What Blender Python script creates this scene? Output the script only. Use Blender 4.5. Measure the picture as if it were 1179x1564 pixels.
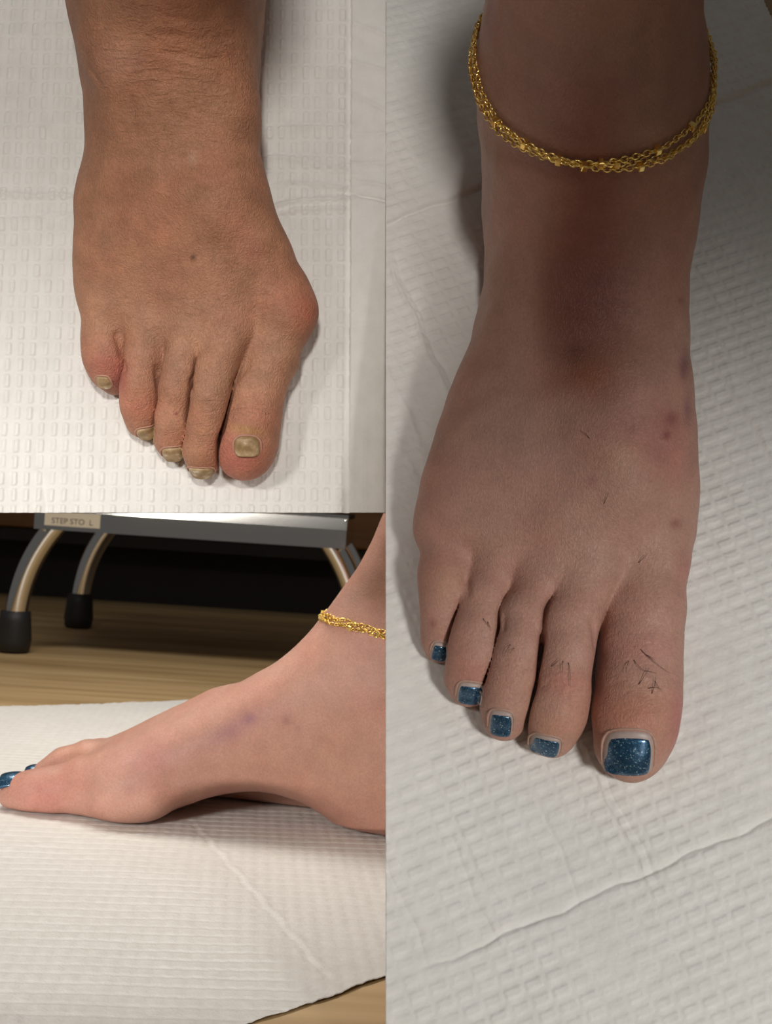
import bpy, math, random
import numpy as np
from mathutils import Matrix, Vector

# ------------------------------------------------------------------ clear
for o in list(bpy.data.objects):
    bpy.data.objects.remove(o)
scene = bpy.context.scene
COL = scene.collection
random.seed(5)
rng = np.random.default_rng(5)

# ------------------------------------------------------------------ camera
FPX = 2000.0                       # focal length in pixels of the 1179 x 1564 frame
CX, CY = 589.5, 782.0
CAM_H = 0.16                       # lens height above the wooden floor
ROLL = math.radians(3.8)
AX_R = np.array([math.cos(ROLL), 0, math.sin(ROLL)])
AX_U = np.array([-math.sin(ROLL), 0, math.cos(ROLL)])
AX_F = np.array([0.0, 1.0, 0.0])
CAM = np.array([0.0, 0.0, CAM_H])
cd = bpy.data.cameras.new('camera')
cd.sensor_fit = 'HORIZONTAL'
cd.sensor_width = 36.0
cd.lens = 36.0 * FPX / 1179.0
cd.clip_start = 0.01
cd.dof.use_dof = True
cd.dof.focus_distance = 0.47
cd.dof.aperture_fstop = 44.0
cam = bpy.data.objects.new('camera', cd)
COL.objects.link(cam)
m = Matrix.Identity(4)
for i in range(3):
    m[i][0] = AX_R[i]; m[i][1] = AX_U[i]; m[i][2] = -AX_F[i]; m[i][3] = CAM[i]
cam.matrix_world = m
scene.camera = cam

# ------------------------------------------------------------------ world, lamps, exposure
w = bpy.data.worlds.new('world')
scene.world = w
w.use_nodes = True
w.node_tree.nodes['Background'].inputs[0].default_value = (1.0, 0.97, 0.93, 1)
w.node_tree.nodes['Background'].inputs[1].default_value = 0.09
scene.view_settings.view_transform = 'Standard'
scene.view_settings.look = 'None'
scene.view_settings.gamma = 1.0
scene.view_settings.exposure = 0.0
scene.view_settings.use_curve_mapping = False


def aim(o, loc, target):
    o.location = loc
    d = Vector(target) - Vector(loc)
    o.rotation_euler = d.to_track_quat('-Z', 'Y').to_euler()


def spot(name, loc, target, power, angle, blend, radius, color):
    l = bpy.data.lights.new(name, 'SPOT')
    l.energy = power; l.spot_size = math.radians(angle); l.spot_blend = blend
    l.shadow_soft_size = radius; l.color = color
    o = bpy.data.objects.new(name, l); COL.objects.link(o)
    aim(o, loc, target)
    return o


def area(name, loc, target, power, sx, sy, color):
    l = bpy.data.lights.new(name, 'AREA')
    l.shape = 'RECTANGLE'; l.size = sx; l.size_y = sy; l.energy = power; l.color = color
    o = bpy.data.objects.new(name, l); COL.objects.link(o)
    aim(o, loc, target)
    return o


spot('panel_spot', (-0.015, -0.60, 0.475), (-0.130, 0.48, 0.295), 24.0, 18.4, 0.18, 0.05, (1.0, 0.96, 0.90))  # added spot, cone kept to the tanned foot's board
spot('panel_spot', (0.37, -0.42, 0.14), (0.125, 0.39, 0.035), 18.0, 31, 0.85, 0.06, (1.0, 0.98, 0.94))  # added spot from low right, soft cone leaves the upper leg dim
spot('panel_spot', (-0.50, -0.30, 0.36), (-0.14, 0.57, 0.02), 24.0, 27, 0.6, 0.08, (1.0, 0.95, 0.90))  # added fill spot, reaches the side-view foot below the upper board
area('back_area_light', (-0.22, 0.85, 0.62), (-0.15, 0.64, 0.0), 3.4, 0.40, 0.20, (1.0, 0.93, 0.84))  # added area light low behind the upper board, for the floor scene


# ------------------------------------------------------------------ helpers
def tag(o, label=None, cat=None, group=None, kind=None):
    if label: o['label'] = label
    if cat: o['category'] = cat
    if group: o['group'] = group
    if kind: o['kind'] = kind
    return o


def empty(name, mat4=None):
    o = bpy.data.objects.new(name, None)
    o.empty_display_size = 0.02
    COL.objects.link(o)
    if mat4 is not None: o.matrix_world = mat4
    return o


def mesh_obj(name, verts, faces, mat=None, parent=None, smooth=False):
    me = bpy.data.meshes.new(name)
    verts = np.asarray(verts, dtype=np.float32)
    if isinstance(faces, np.ndarray):
        n = faces.shape[1]
        me.vertices.add(len(verts)); me.vertices.foreach_set('co', verts.ravel())
        me.loops.add(faces.size); me.loops.foreach_set('vertex_index', faces.astype(np.int32).ravel())
        me.polygons.add(len(faces))
        me.polygons.foreach_set('loop_start', np.arange(0, faces.size, n, dtype=np.int32))
        me.polygons.foreach_set('loop_total', np.full(len(faces), n, dtype=np.int32))
        me.update(calc_edges=True)
    else:
        me.from_pydata([tuple(map(float, v)) for v in verts], [], faces)
        me.update()
    if smooth:
        me.polygons.foreach_set('use_smooth', np.ones(len(me.polygons), dtype=bool))
    if mat: me.materials.append(mat)
    o = bpy.data.objects.new(name, me)
    COL.objects.link(o)
    if parent is not None: o.parent = parent
    return o


def vcol(o, name, cols, alpha=None):
    at = o.data.color_attributes.new(name, 'FLOAT_COLOR', 'POINT')
    c = np.ones((len(o.data.vertices), 4), dtype=np.float32); c[:, :3] = cols
    c[:, 3] = 0 if alpha is None else alpha
    at.data.foreach_set('color', c.ravel())


def box_geo(x0, x1, y0, y1, z0, z1, bev=0.0):
    """box, chamfered on every edge when bev > 0"""
    if bev <= 0:
        v = [(x, y, z) for x in (x0, x1) for y in (y0, y1) for z in (z0, z1)]
        f = [(0, 1, 3, 2), (4, 6, 7, 5), (0, 4, 5, 1), (2, 3, 7, 6), (0, 2, 6, 4), (1, 5, 7, 3)]
        return v, f
    import bmesh
    bm = bmesh.new()
    bmesh.ops.create_cube(bm, size=1.0)
    for q in bm.verts:
        q.co = Vector(((x0 + x1) / 2 + q.co.x * (x1 - x0), (y0 + y1) / 2 + q.co.y * (y1 - y0), (z0 + z1) / 2 + q.co.z * (z1 - z0)))
    bmesh.ops.bevel(bm, geom=bm.edges[:], offset=bev, segments=2, profile=0.5, affect='EDGES')
    bm.verts.index_update()
    v = [tuple(q.co) for q in bm.verts]; f = [tuple(q.index for q in p.verts) for p in bm.faces]
    bm.free()
    return v, f


def tube_geo(path, radii, seg=12, caps=True):
    path = [np.array(p, float) for p in path]
    n = len(path)
    if np.isscalar(radii): radii = [radii] * n
    v = []; f = []
    up = None
    for i in range(n):
        t = path[min(i + 1, n - 1)] - path[max(i - 1, 0)]
        t = t / (np.linalg.norm(t) + 1e-12)
        if up is None:
            up = np.array([0, 0, 1.0]) if abs(t[2]) < 0.9 else np.array([1.0, 0, 0])
        a = np.cross(t, up); a /= np.linalg.norm(a) + 1e-12
        b = np.cross(a, t); up = b
        for k in range(seg):
            th = 2 * math.pi * k / seg
            v.append(path[i] + radii[i] * (math.cos(th) * a + math.sin(th) * b))
    for i in range(n - 1):
        for k in range(seg):
            f.append((i * seg + k, i * seg + (k + 1) % seg, (i + 1) * seg + (k + 1) % seg, (i + 1) * seg + k))
    if caps:
        f.append(tuple(range(seg - 1, -1, -1)))
        f.append(tuple((n - 1) * seg + k for k in range(seg)))
    return v, f


# ------------------------------------------------------------------ materials
def new_mat(name):
    mt = bpy.data.materials.new(name); mt.use_nodes = True
    nt = mt.node_tree
    return mt, nt, nt.nodes['Principled BSDF']


def node(nt, t, **kw):
    n = nt.nodes.new(t)
    for k, v in kw.items(): setattr(n, k, v)
    return n


def simple_mat(name, col, rough=0.5, metal=0.0, noise=0.0, nscale=60.0):
    mt, nt, p = new_mat(name)
    p.inputs['Base Color'].default_value = (*col, 1)
    p.inputs['Roughness'].default_value = rough
    p.inputs['Metallic'].default_value = metal
    if noise > 0:
        tc = node(nt, 'ShaderNodeTexCoord')
        nz = node(nt, 'ShaderNodeTexNoise'); nz.inputs['Scale'].default_value = nscale; nz.inputs['Detail'].default_value = 5
        nt.links.new(tc.outputs['Object'], nz.inputs['Vector'])
        mx = node(nt, 'ShaderNodeMix', data_type='RGBA', blend_type='MULTIPLY')
        mr = node(nt, 'ShaderNodeMapRange'); mr.inputs['To Min'].default_value = 1 - noise; mr.inputs['To Max'].default_value = 1 + noise
        nt.links.new(nz.outputs['Fac'], mr.inputs['Value'])
        mx.inputs[0].default_value = 1.0; mx.inputs[6].default_value = (*col, 1)
        nt.links.new(mr.outputs['Result'], mx.inputs[7])
        nt.links.new(mx.outputs[2], p.inputs['Base Color'])
    return mt


def paper_mat(name, col):
    mt, nt, p = new_mat(name)
    p.inputs['Roughness'].default_value = 0.85
    p.inputs['Specular IOR Level'].default_value = 0.2
    tc = node(nt, 'ShaderNodeTexCoord')
    n1 = node(nt, 'ShaderNodeTexNoise'); n1.inputs['Scale'].default_value = 900; n1.inputs['Detail'].default_value = 6
    n2 = node(nt, 'ShaderNodeTexNoise'); n2.inputs['Scale'].default_value = 170; n2.inputs['Detail'].default_value = 4
    for n in (n1, n2): nt.links.new(tc.outputs['Object'], n.inputs['Vector'])
    cr = node(nt, 'ShaderNodeValToRGB')
    cr.color_ramp.elements[0].position = 0.3; cr.color_ramp.elements[0].color = (col[0] * .93, col[1] * .93, col[2] * .92, 1)
    cr.color_ramp.elements[1].position = 0.7; cr.color_ramp.elements[1].color = (*col, 1)
    nt.links.new(n2.outputs['Fac'], cr.inputs['Fac'])
    nt.links.new(cr.outputs['Color'], p.inputs['Base Color'])
    ad = node(nt, 'ShaderNodeMath', operation='ADD')
    nt.links.new(n1.outputs['Fac'], ad.inputs[0]); nt.links.new(n2.outputs['Fac'], ad.inputs[1])
    bp = node(nt, 'ShaderNodeBump'); bp.inputs['Strength'].default_value = 0.35; bp.inputs['Distance'].default_value = 0.0005
    nt.links.new(ad.outputs[0], bp.inputs['Height'])
    nt.links.new(bp.outputs['Normal'], p.inputs['Normal'])
    return mt


def skin_mat(name, rough=0.48, wr=0.5, mott=0.16, stretch=(1, 1, 1), wscale=420):
    """colour from the mesh's pigment attribute, mottled and creased by noise"""
    mt, nt, p = new_mat(name)
    at = node(nt, 'ShaderNodeAttribute'); at.attribute_name = 'pigment'
    tc = node(nt, 'ShaderNodeTexCoord')
    n1 = node(nt, 'ShaderNodeTexNoise'); n1.inputs['Scale'].default_value = 95; n1.inputs['Detail'].default_value = 6; n1.inputs['Roughness'].default_value = 0.65
    n2 = node(nt, 'ShaderNodeTexNoise'); n2.inputs['Scale'].default_value = 1100; n2.inputs['Detail'].default_value = 3
    n3 = node(nt, 'ShaderNodeTexNoise'); n3.inputs['Scale'].default_value = 38; n3.inputs['Detail'].default_value = 4
    for n in (n1, n2, n3): nt.links.new(tc.outputs['Object'], n.inputs['Vector'])
    m1 = node(nt, 'ShaderNodeMapRange'); m1.inputs['From Min'].default_value = .3; m1.inputs['From Max'].default_value = .7
    m1.inputs['To Min'].default_value = 1 - mott; m1.inputs['To Max'].default_value = 1 + mott
    nt.links.new(n1.outputs['Fac'], m1.inputs['Value'])
    m2 = node(nt, 'ShaderNodeMapRange'); m2.inputs['From Min'].default_value = .3; m2.inputs['From Max'].default_value = .7
    m2.inputs['To Min'].default_value = 0.91; m2.inputs['To Max'].default_value = 1.09
    nt.links.new(n2.outputs['Fac'], m2.inputs['Value'])
    mu = node(nt, 'ShaderNodeMath', operation='MULTIPLY')
    nt.links.new(m1.outputs[0], mu.inputs[0]); nt.links.new(m2.outputs[0], mu.inputs[1])
    sc = node(nt, 'ShaderNodeVectorMath', operation='SCALE')
    nt.links.new(at.outputs['Color'], sc.inputs[0]); nt.links.new(mu.outputs[0], sc.inputs['Scale'])
    # blood tone that comes and goes
    mx = node(nt, 'ShaderNodeMix', data_type='RGBA', blend_type='MULTIPLY')
    m3 = node(nt, 'ShaderNodeMapRange'); m3.inputs['From Min'].default_value = .45; m3.inputs['From Max'].default_value = .75
    m3.inputs['To Min'].default_value = 0; m3.inputs['To Max'].default_value = .55
    nt.links.new(n3.outputs['Fac'], m3.inputs['Value'])
    nt.links.new(m3.outputs[0], mx.inputs[0])
    nt.links.new(sc.outputs[0], mx.inputs[6]); mx.inputs[7].default_value = (1.0, .78, .76, 1)
    nt.links.new(mx.outputs[2], p.inputs['Base Color'])
    p.inputs['Roughness'].default_value = rough
    p.inputs['Specular IOR Level'].default_value = 0.25
    p.inputs['Subsurface Weight'].default_value = 0.06
    p.inputs['Subsurface Radius'].default_value = (1.0, .35, .2)
    p.inputs['Subsurface Scale'].default_value = 0.002
    # fine creases: distorted, stretched cells + grain
    mp = node(nt, 'ShaderNodeMapping'); mp.inputs['Scale'].default_value = stretch
    nt.links.new(tc.outputs['Object'], mp.inputs['Vector'])
    nd = node(nt, 'ShaderNodeTexNoise'); nd.inputs['Scale'].default_value = 260; nd.inputs['Detail'].default_value = 3
    nt.links.new(mp.outputs[0], nd.inputs['Vector'])
    dv = node(nt, 'ShaderNodeVectorMath', operation='MULTIPLY_ADD'); dv.inputs[1].default_value = (.006, .006, .006)
    nt.links.new(nd.outputs['Color'], dv.inputs[0]); nt.links.new(mp.outputs[0], dv.inputs[2])
    vo = node(nt, 'ShaderNodeTexVoronoi', feature='DISTANCE_TO_EDGE'); vo.inputs['Scale'].default_value = wscale
    nt.links.new(dv.outputs[0], vo.inputs['Vector'])
    vm = node(nt, 'ShaderNodeMapRange'); vm.inputs['From Max'].default_value = .25
    nt.links.new(vo.outputs['Distance'], vm.inputs['Value'])
    ad = node(nt, 'ShaderNodeMath', operation='MULTIPLY_ADD'); ad.inputs[1].default_value = 1.6
    nt.links.new(n2.outputs['Fac'], ad.inputs[0]); nt.links.new(vm.outputs[0], ad.inputs[2])
    # cross wrinkles where the skin folds (mask kept in the attribute's alpha)
    mw = node(nt, 'ShaderNodeMapping'); mw.inputs['Scale'].default_value = (130, 520, 300); mw.inputs['Rotation'].default_value = (0, 0, .12)
    nt.links.new(tc.outputs['Object'], mw.inputs['Vector'])
    nw = node(nt, 'ShaderNodeTexNoise'); nw.inputs['Scale'].default_value = 1.0; nw.inputs['Detail'].default_value = 4; nw.inputs['Distortion'].default_value = .8
    nt.links.new(mw.outputs[0], nw.inputs['Vector'])
    ww = node(nt, 'ShaderNodeMath', operation='MULTIPLY'); nt.links.new(nw.outputs['Fac'], ww.inputs[0]); nt.links.new(at.outputs['Alpha'], ww.inputs[1])
    w2 = node(nt, 'ShaderNodeMath', operation='MULTIPLY_ADD'); w2.inputs[1].default_value = 9.0
    nt.links.new(ww.outputs[0], w2.inputs[0]); nt.links.new(ad.outputs[0], w2.inputs[2])
    bp = node(nt, 'ShaderNodeBump'); bp.inputs['Strength'].default_value = wr; bp.inputs['Distance'].default_value = 0.00012
    nt.links.new(w2.outputs[0], bp.inputs['Height'])
    nt.links.new(bp.outputs['Normal'], p.inputs['Normal'])
    return mt


def polish_mat():
    mt, nt, p = new_mat('blue_glitter_polish')
    tc = node(nt, 'ShaderNodeTexCoord')
    vo = node(nt, 'ShaderNodeTexVoronoi'); vo.inputs['Scale'].default_value = 3400
    nt.links.new(tc.outputs['Object'], vo.inputs['Vector'])
    sp = node(nt, 'ShaderNodeSeparateColor'); nt.links.new(vo.outputs['Color'], sp.inputs[0])
    cr = node(nt, 'ShaderNodeValToRGB')
    e = cr.color_ramp.elements
    e[0].position = 0.0; e[0].color = (.010, .045, .105, 1)
    e[1].position = 0.80; e[1].color = (.018, .085, .17, 1)
    x = e.new(0.95); x.color = (.07, .20, .30, 1)
    x = e.new(1.0); x.color = (.45, .60, .62, 1)
    nt.links.new(sp.outputs[0], cr.inputs['Fac'])
    nt.links.new(cr.outputs['Color'], p.inputs['Base Color'])
    p.inputs['Metallic'].default_value = 0.55
    p.inputs['Roughness'].default_value = 0.34
    p.inputs['Coat Weight'].default_value = 0.6
    p.inputs['Coat Roughness'].default_value = 0.12
    nz = node(nt, 'ShaderNodeTexNoise'); nz.inputs['Scale'].default_value = 900
    nt.links.new(tc.outputs['Object'], nz.inputs['Vector'])
    bp = node(nt, 'ShaderNodeBump'); bp.inputs['Strength'].default_value = .35; bp.inputs['Distance'].default_value = .0003
    nt.links.new(nz.outputs['Fac'], bp.inputs['Height']); nt.links.new(bp.outputs['Normal'], p.inputs['Normal'])
    return mt


def nail_mat():
    mt, nt, p = new_mat('thick_yellow_nail')
    tc = node(nt, 'ShaderNodeTexCoord')
    n1 = node(nt, 'ShaderNodeTexNoise'); n1.inputs['Scale'].default_value = 350; n1.inputs['Detail'].default_value = 6
    nt.links.new(tc.outputs['Object'], n1.inputs['Vector'])
    cr = node(nt, 'ShaderNodeValToRGB'); e = cr.color_ramp.elements
    e[0].position = .32; e[0].color = (.27, .165, .07, 1)
    e[1].position = .58; e[1].color = (.45, .31, .165, 1)
    x = e.new(.70); x.color = (.68, .59, .47, 1)
    nt.links.new(n1.outputs['Fac'], cr.inputs['Fac']); nt.links.new(cr.outputs['Color'], p.inputs['Base Color'])
    p.inputs['Roughness'].default_value = .5
    bp = node(nt, 'ShaderNodeBump'); bp.inputs['Strength'].default_value = .5; bp.inputs['Distance'].default_value = .0004
    nt.links.new(n1.outputs['Fac'], bp.inputs['Height']); nt.links.new(bp.outputs['Normal'], p.inputs['Normal'])
    return mt


def wood_mat(name, c0, c1, c2, axis=0, rough=0.42):
    mt, nt, p = new_mat(name)
    tc = node(nt, 'ShaderNodeTexCoord')
    mp = node(nt, 'ShaderNodeMapping')
    s = [26.0, 26.0, 26.0]; s[axis] = 2.2
    mp.inputs['Scale'].default_value = s
    nt.links.new(tc.outputs['Object'], mp.inputs['Vector'])
    oi = node(nt, 'ShaderNodeObjectInfo')
    ad = node(nt, 'ShaderNodeVectorMath', operation='ADD')
    nt.links.new(mp.outputs[0], ad.inputs[0]); nt.links.new(oi.outputs['Random'], ad.inputs[1])
    n1 = node(nt, 'ShaderNodeTexNoise'); n1.inputs['Scale'].default_value = 1.6; n1.inputs['Detail'].default_value = 7; n1.inputs['Distortion'].default_value = .6
    nt.links.new(ad.outputs[0], n1.inputs['Vector'])
    cr = node(nt, 'ShaderNodeValToRGB'); e = cr.color_ramp.elements
    e[0].position = .3; e[0].color = (*c0, 1); e[1].position = .7; e[1].color = (*c2, 1)
    x = e.new(.5); x.color = (*c1, 1)
    nt.links.new(n1.outputs['Fac'], cr.inputs['Fac']); nt.links.new(cr.outputs['Color'], p.inputs['Base Color'])
    p.inputs['Roughness'].default_value = rough
    bp = node(nt, 'ShaderNodeBump'); bp.inputs['Strength'].default_value = .15; bp.inputs['Distance'].default_value = .0005
    nt.links.new(n1.outputs['Fac'], bp.inputs['Height']); nt.links.new(bp.outputs['Normal'], p.inputs['Normal'])
    return mt


M_PAPER = paper_mat('embossed_paper', (.80, .785, .755))
M_SKIN_OLD = skin_mat('tanned_skin', rough=.5, wr=.95, mott=.18, stretch=(1.0, .8, 1), wscale=750)
M_SKIN = skin_mat('pale_skin', rough=.46, wr=.6, mott=.10, stretch=(1.4, .7, 1), wscale=800)
M_SKIN_SIDE = skin_mat('pale_skin_side', rough=.44, wr=.4, mott=.08, wscale=640)
M_POLISH = polish_mat()
M_NAIL = nail_mat()
M_CUTICLE = simple_mat('dry_cuticle', (.43, .27, .21), .6, 0, .3, 900)
M_PLATE = simple_mat('bare_nail', (.42, .33, .30), .45, 0, .2, 800)
M_CALLUS = simple_mat('toe_skin_edge', (.46, .24, .17), .55, 0, .15, 500)
M_GOLD = simple_mat('gold', (.95, .70, .22), .22, 1.0)
M_CHROME = simple_mat('chrome', (.78, .77, .75), .10, 1.0)
M_RUBBER = simple_mat('black_rubber', (.018, .018, .019), .55, 0, .3, 80)
M_HAIR = simple_mat('dark_hair', (.03, .018, .012), .5)
M_STICKER = simple_mat('cream_sticker', (.75, .68, .55), .6, 0, .05, 200)
M_INK = simple_mat('sticker_ink', (.12, .11, .10), .7)
M_FLOOR = wood_mat('oak_laminate', (.40, .26, .12), (.54, .37, .18), (.66, .47, .25), 0, .42)
M_FLOOR2 = wood_mat('oak_laminate_board', (.30, .18, .08), (.40, .26, .13), (.5, .34, .18), 1, .45)
M_CAB = wood_mat('cabinet_wood', (.16, .07, .02), (.22, .10, .03), (.28, .14, .045), 0, .45)
M_DARK = simple_mat('dark_plinth', (.016, .013, .011), .7, 0, .2, 60)
M_BOARD = simple_mat('grey_board', (.35, .34, .32), .7, 0, .08, 40)


# ------------------------------------------------------------------ frames
class Frame:
    """a plane seen by the lens: u to the right, s up the plane, h out of it"""
    def __init__(self, d0, tilt):
        T = math.radians(tilt)
        self.d0 = d0; self.c = math.cos(T); self.sn = math.sin(T)
        self.O = CAM + d0 * AX_F
        self.eu = AX_R
        self.es = AX_U * self.c + AX_F * self.sn
        self.n = -AX_F * self.c + AX_U * self.sn
        self.mat = Matrix([[self.eu[i], self.es[i], self.n[i], self.O[i]] for i in range(3)] + [[0, 0, 0, 1]])

    def P(self, px, py, h=0.0):
        X = (px - CX) / FPX; Z = -(py - CY) / FPX
        t = (h - self.d0 * self.c) / (-self.c + Z * self.sn)
        return np.array([t * X, t * Z * self.c + (t - self.d0) * self.sn, h])

    def depth(self, px, py, h=0.0):
        Z = -(py - CY) / FPX
        return (h - self.d0 * self.c) / (-self.c + Z * self.sn)

    def C(self, px, py, h, rpx):
        """centre and radius of a ball drawn at that pixel"""
        return self.P(px, py, h), rpx * self.depth(px, py, h) / FPX

    def project(self, L):
        """local points -> pixels"""
        L = np.atleast_2d(L)
        W = self.O + L[:, :1] * self.eu + L[:, 1:2] * self.es + L[:, 2:3] * self.n - CAM
        d = W @ AX_F
        return CX + FPX * (W @ AX_R) / d, CY - FPX * (W @ AX_U) / d


class FloorFrame:
    """the foot on the wooden floor: u towards the lens, s to the right (towards the heel), h up"""
    def __init__(self, y0):
        self.y0 = y0
        self.O = np.array([0, y0, 0.0])
        self.eu = np.array([0, -1.0, 0]); self.es = np.array([1.0, 0, 0]); self.n = np.array([0, 0, 1.0])
        self.mat = Matrix([[self.eu[i], self.es[i], self.n[i], self.O[i]] for i in range(3)] + [[0, 0, 0, 1]])

    def P(self, px, py, d):
        r = AX_F + AX_R * (px - CX) / FPX - AX_U * (py - CY) / FPX
        W = CAM + r * d
        return np.array([self.y0 - W[1], W[0], W[2]])

    def C(self, px, py, d, rpx):
        return self.P(px, py, d), rpx * d / FPX

    def project(self, L):
        L = np.atleast_2d(L)
        W = self.O + L[:, :1] * self.eu + L[:, 1:2] * self.es + L[:, 2:3] * self.n - CAM
        d = W @ AX_F
        return CX + FPX * (W @ AX_R) / d, CY - FPX * (W @ AX_U) / d


def floor_point(px, py):
    r = AX_F + AX_R * (px - CX) / FPX - AX_U * (py - CY) / FPX
    t = -CAM_H / r[2]
    return CAM + r * t


F_OLD = Frame(0.475, 10.0)       # tanned foot
F_TOP = Frame(0.4376, 25.0)    # foot with the bruised, shadow-painted ankle, from above
F_SIDE = FloorFrame(0.66)      # the same kind of foot from its inner side


# ------------------------------------------------------------------ paper sheets
def noise2(x, y, seed, scale):
    r = np.random.default_rng(seed)
    out = np.zeros_like(x)
    for k in range(10):
        a = r.uniform(0, 2 * math.pi); fq = scale * r.uniform(.5, 1.6); ph = r.uniform(0, 6.28)
        out += np.sin((x * math.cos(a) + y * math.sin(a)) * fq + ph + 1.3 * np.sin((x * math.sin(a) - y * math.cos(a)) * fq * .7 + ph * 2))
    return out / 10


def hash2(i, j, seed):
    v = np.sin(i * 127.1 + j * 311.7 + seed * 74.7) * 43758.5453
    return v - np.floor(v)


def emboss(a, b, pa, pb, la, lb, seed, hgt, rw=.75, pw=.45):
    """rows of small raised dashes: a along the dash"""
    ja = np.floor(b / pb)
    aa = a / pa
    i = np.floor(aa); fa = (aa - i - .5) * pa
    fb = (b / pb - ja - .5) * pb
    rnd = hash2(i, ja, seed)
    rnd2 = hash2(i, ja, seed + 3)
    fa = fa + (rnd - .5) * .0004; fb = fb + (rnd2 - .5) * .0003
    rr = .0004
    qa = np.abs(fa) - (la / 2 - rr); qb = np.abs(fb) - (lb / 2 - rr)
    d = np.sqrt(np.maximum(qa, 0) ** 2 + np.maximum(qb, 0) ** 2) + np.minimum(np.maximum(qa, qb), 0) - rr
    rim = np.exp(-(d / .00034) ** 2)
    pl = np.clip(-d / .0003 + .2, 0, 1)
    return hgt * (.7 + .5 * rnd) * (rim * rw + pl * pw)


def crease(u, s, p, q, wid, amp, fade=.01):
    """a fold line from p to q: positive = ridge"""
    p = np.array(p[:2]); q = np.array(q[:2]); t = q - p; L = np.linalg.norm(t); t /= L
    al = (u - p[0]) * t[0] + (s - p[1]) * t[1]
    ds = -(u - p[0]) * t[1] + (s - p[1]) * t[0]
    ds = ds + .0006 * np.sin(al * 210 + p[0] * 90) + .0002 * np.sin(al * 530)
    m = np.clip((al + fade) / fade, 0, 1) * np.clip((L + fade - al) / fade, 0, 1)
    return amp * m * np.exp(-(np.abs(ds) / wid) ** 1.3), ds, m


def sheet(name, mat4, u0, u1, s0, s1, step, hfun, keep=None, thick=.0004, mat=M_PAPER, warp=None):
    nu = int((u1 - u0) / step) + 1; ns = int((s1 - s0) / step) + 1
    uu = np.linspace(u0, u1, nu); ss = np.linspace(s0, s1, ns)
    U, S = np.meshgrid(uu, ss)
    if warp: U, S = warp(U, S)
    Hh = hfun(U, S)
    v = np.stack([U.ravel(), S.ravel(), Hh.ravel()], 1)
    idx = np.arange(nu * ns).reshape(ns, nu)
    f = np.stack([idx[:-1, :-1], idx[:-1, 1:], idx[1:, 1:], idx[1:, :-1]], -1).reshape(-1, 4)
    if keep is not None or warp:
        if warp: f = f[(v[f[:, 2], 1] - v[f[:, 1], 1] + v[f[:, 3], 1] - v[f[:, 0], 1]) > 1e-6]
        if keep: f = f[keep(U, S).ravel()[f].all(1)]
        used = np.zeros(len(v), bool); used[f.ravel()] = True
        mp = np.cumsum(used) - 1
        v = v[used]; f = mp[f]
    # skirt: fold every boundary edge down by the thickness
    e = np.concatenate([f[:, [0, 1]], f[:, [1, 2]], f[:, [2, 3]], f[:, [3, 0]]])
    key = np.minimum(e[:, 0], e[:, 1]).astype(np.int64) * len(v) + np.maximum(e[:, 0], e[:, 1])
    _, inv, cnt = np.unique(key, return_inverse=True, return_counts=True)
    be = e[cnt[inv] == 1]
    bv = np.unique(be); mp = -np.ones(len(v), int); mp[bv] = np.arange(len(bv)) + len(v)
    low = v[bv].copy(); low[:, 2] -= thick
    f2 = np.stack([be[:, 1], be[:, 0], mp[be[:, 0]], mp[be[:, 1]]], 1)
    o = mesh_obj(name, np.concatenate([v, low]), np.concatenate([f, f2]), mat, None, True)
    o.matrix_world = mat4
    return o


BASE = .0012    # the sheet's mean height above its board


def h_old(u, s):
    g = emboss(s + .003, u + .001, .0061, .00455, .0043, .0017, 1, .00060)
    fx = F_OLD.P(535, 540)[0]
    fold = (u > fx).astype(float)
    yc = F_OLD.P(535, 300)[1]
    low = 1 / (1 + np.exp((s - yc) / .0006))
    # the strip beyond the fold is a second layer: smoother, a little higher below the cross crease
    g = g * (1 - .75 * fold)
    g += .00025 * fold * noise2(u * 1, s, 4, 900) * .5
    h = BASE + g + .00045 * noise2(u, s, 2, 160) + .0008 * noise2(u, s, 3, 45)
    h += fold * low * .0006
    h += -.0011 * np.exp(-((u - fx + .0008) / .0016) ** 2) * (u <= fx)
    for (a, b, wd, am) in (((0, 297), (118, 303), .0012, .0007), ((410, 318), (535, 302), .0012, .0009), ((535, 300), (589, 306), .0009, -.0010),
                           ((0, 338), (115, 330), .0014, .0005), ((400, 205), (535, 195), .002, .0006), ((395, 240), (535, 262), .002, .0008),
                           ((385, 100), (530, 118), .003, .0006), ((420, 330), (520, 318), .0012, .0007), ((410, 285), (530, 285), .0012, .0006),
                           ((60, 690), (70, 784), .0012, -.0003), ((0, 205), (120, 190), .003, .0005), ((0, 60), (115, 40), .004, .0006),
                           ((540, 100), (589, 110), .0012, .0005), ((540, 150), (589, 170), .0012, .0005), ((538, 210), (589, 205), .0012, .0005),
                           ((540, 255), (589, 250), .0012, .0006), ((540, 40), (589, 55), .0012, .0005), ((540, 280), (589, 285), .001, .0005)):
        h += crease(u, s, F_OLD.P(*a), F_OLD.P(*b), wd, am * 1.7, .006)[0]
    return np.maximum(h, .0002)


TL_BOT = F_OLD.P(300, 784)[1]
sheet_old = sheet('exam_paper', F_OLD.mat, -.175, -.0001, TL_BOT, .245, .00034, h_old)
tag(sheet_old, 'creased white embossed paper under the tanned foot with the bunion', 'paper')

ANG = math.atan(.40)
ca, sa = math.cos(ANG), math.sin(ANG)


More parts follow.
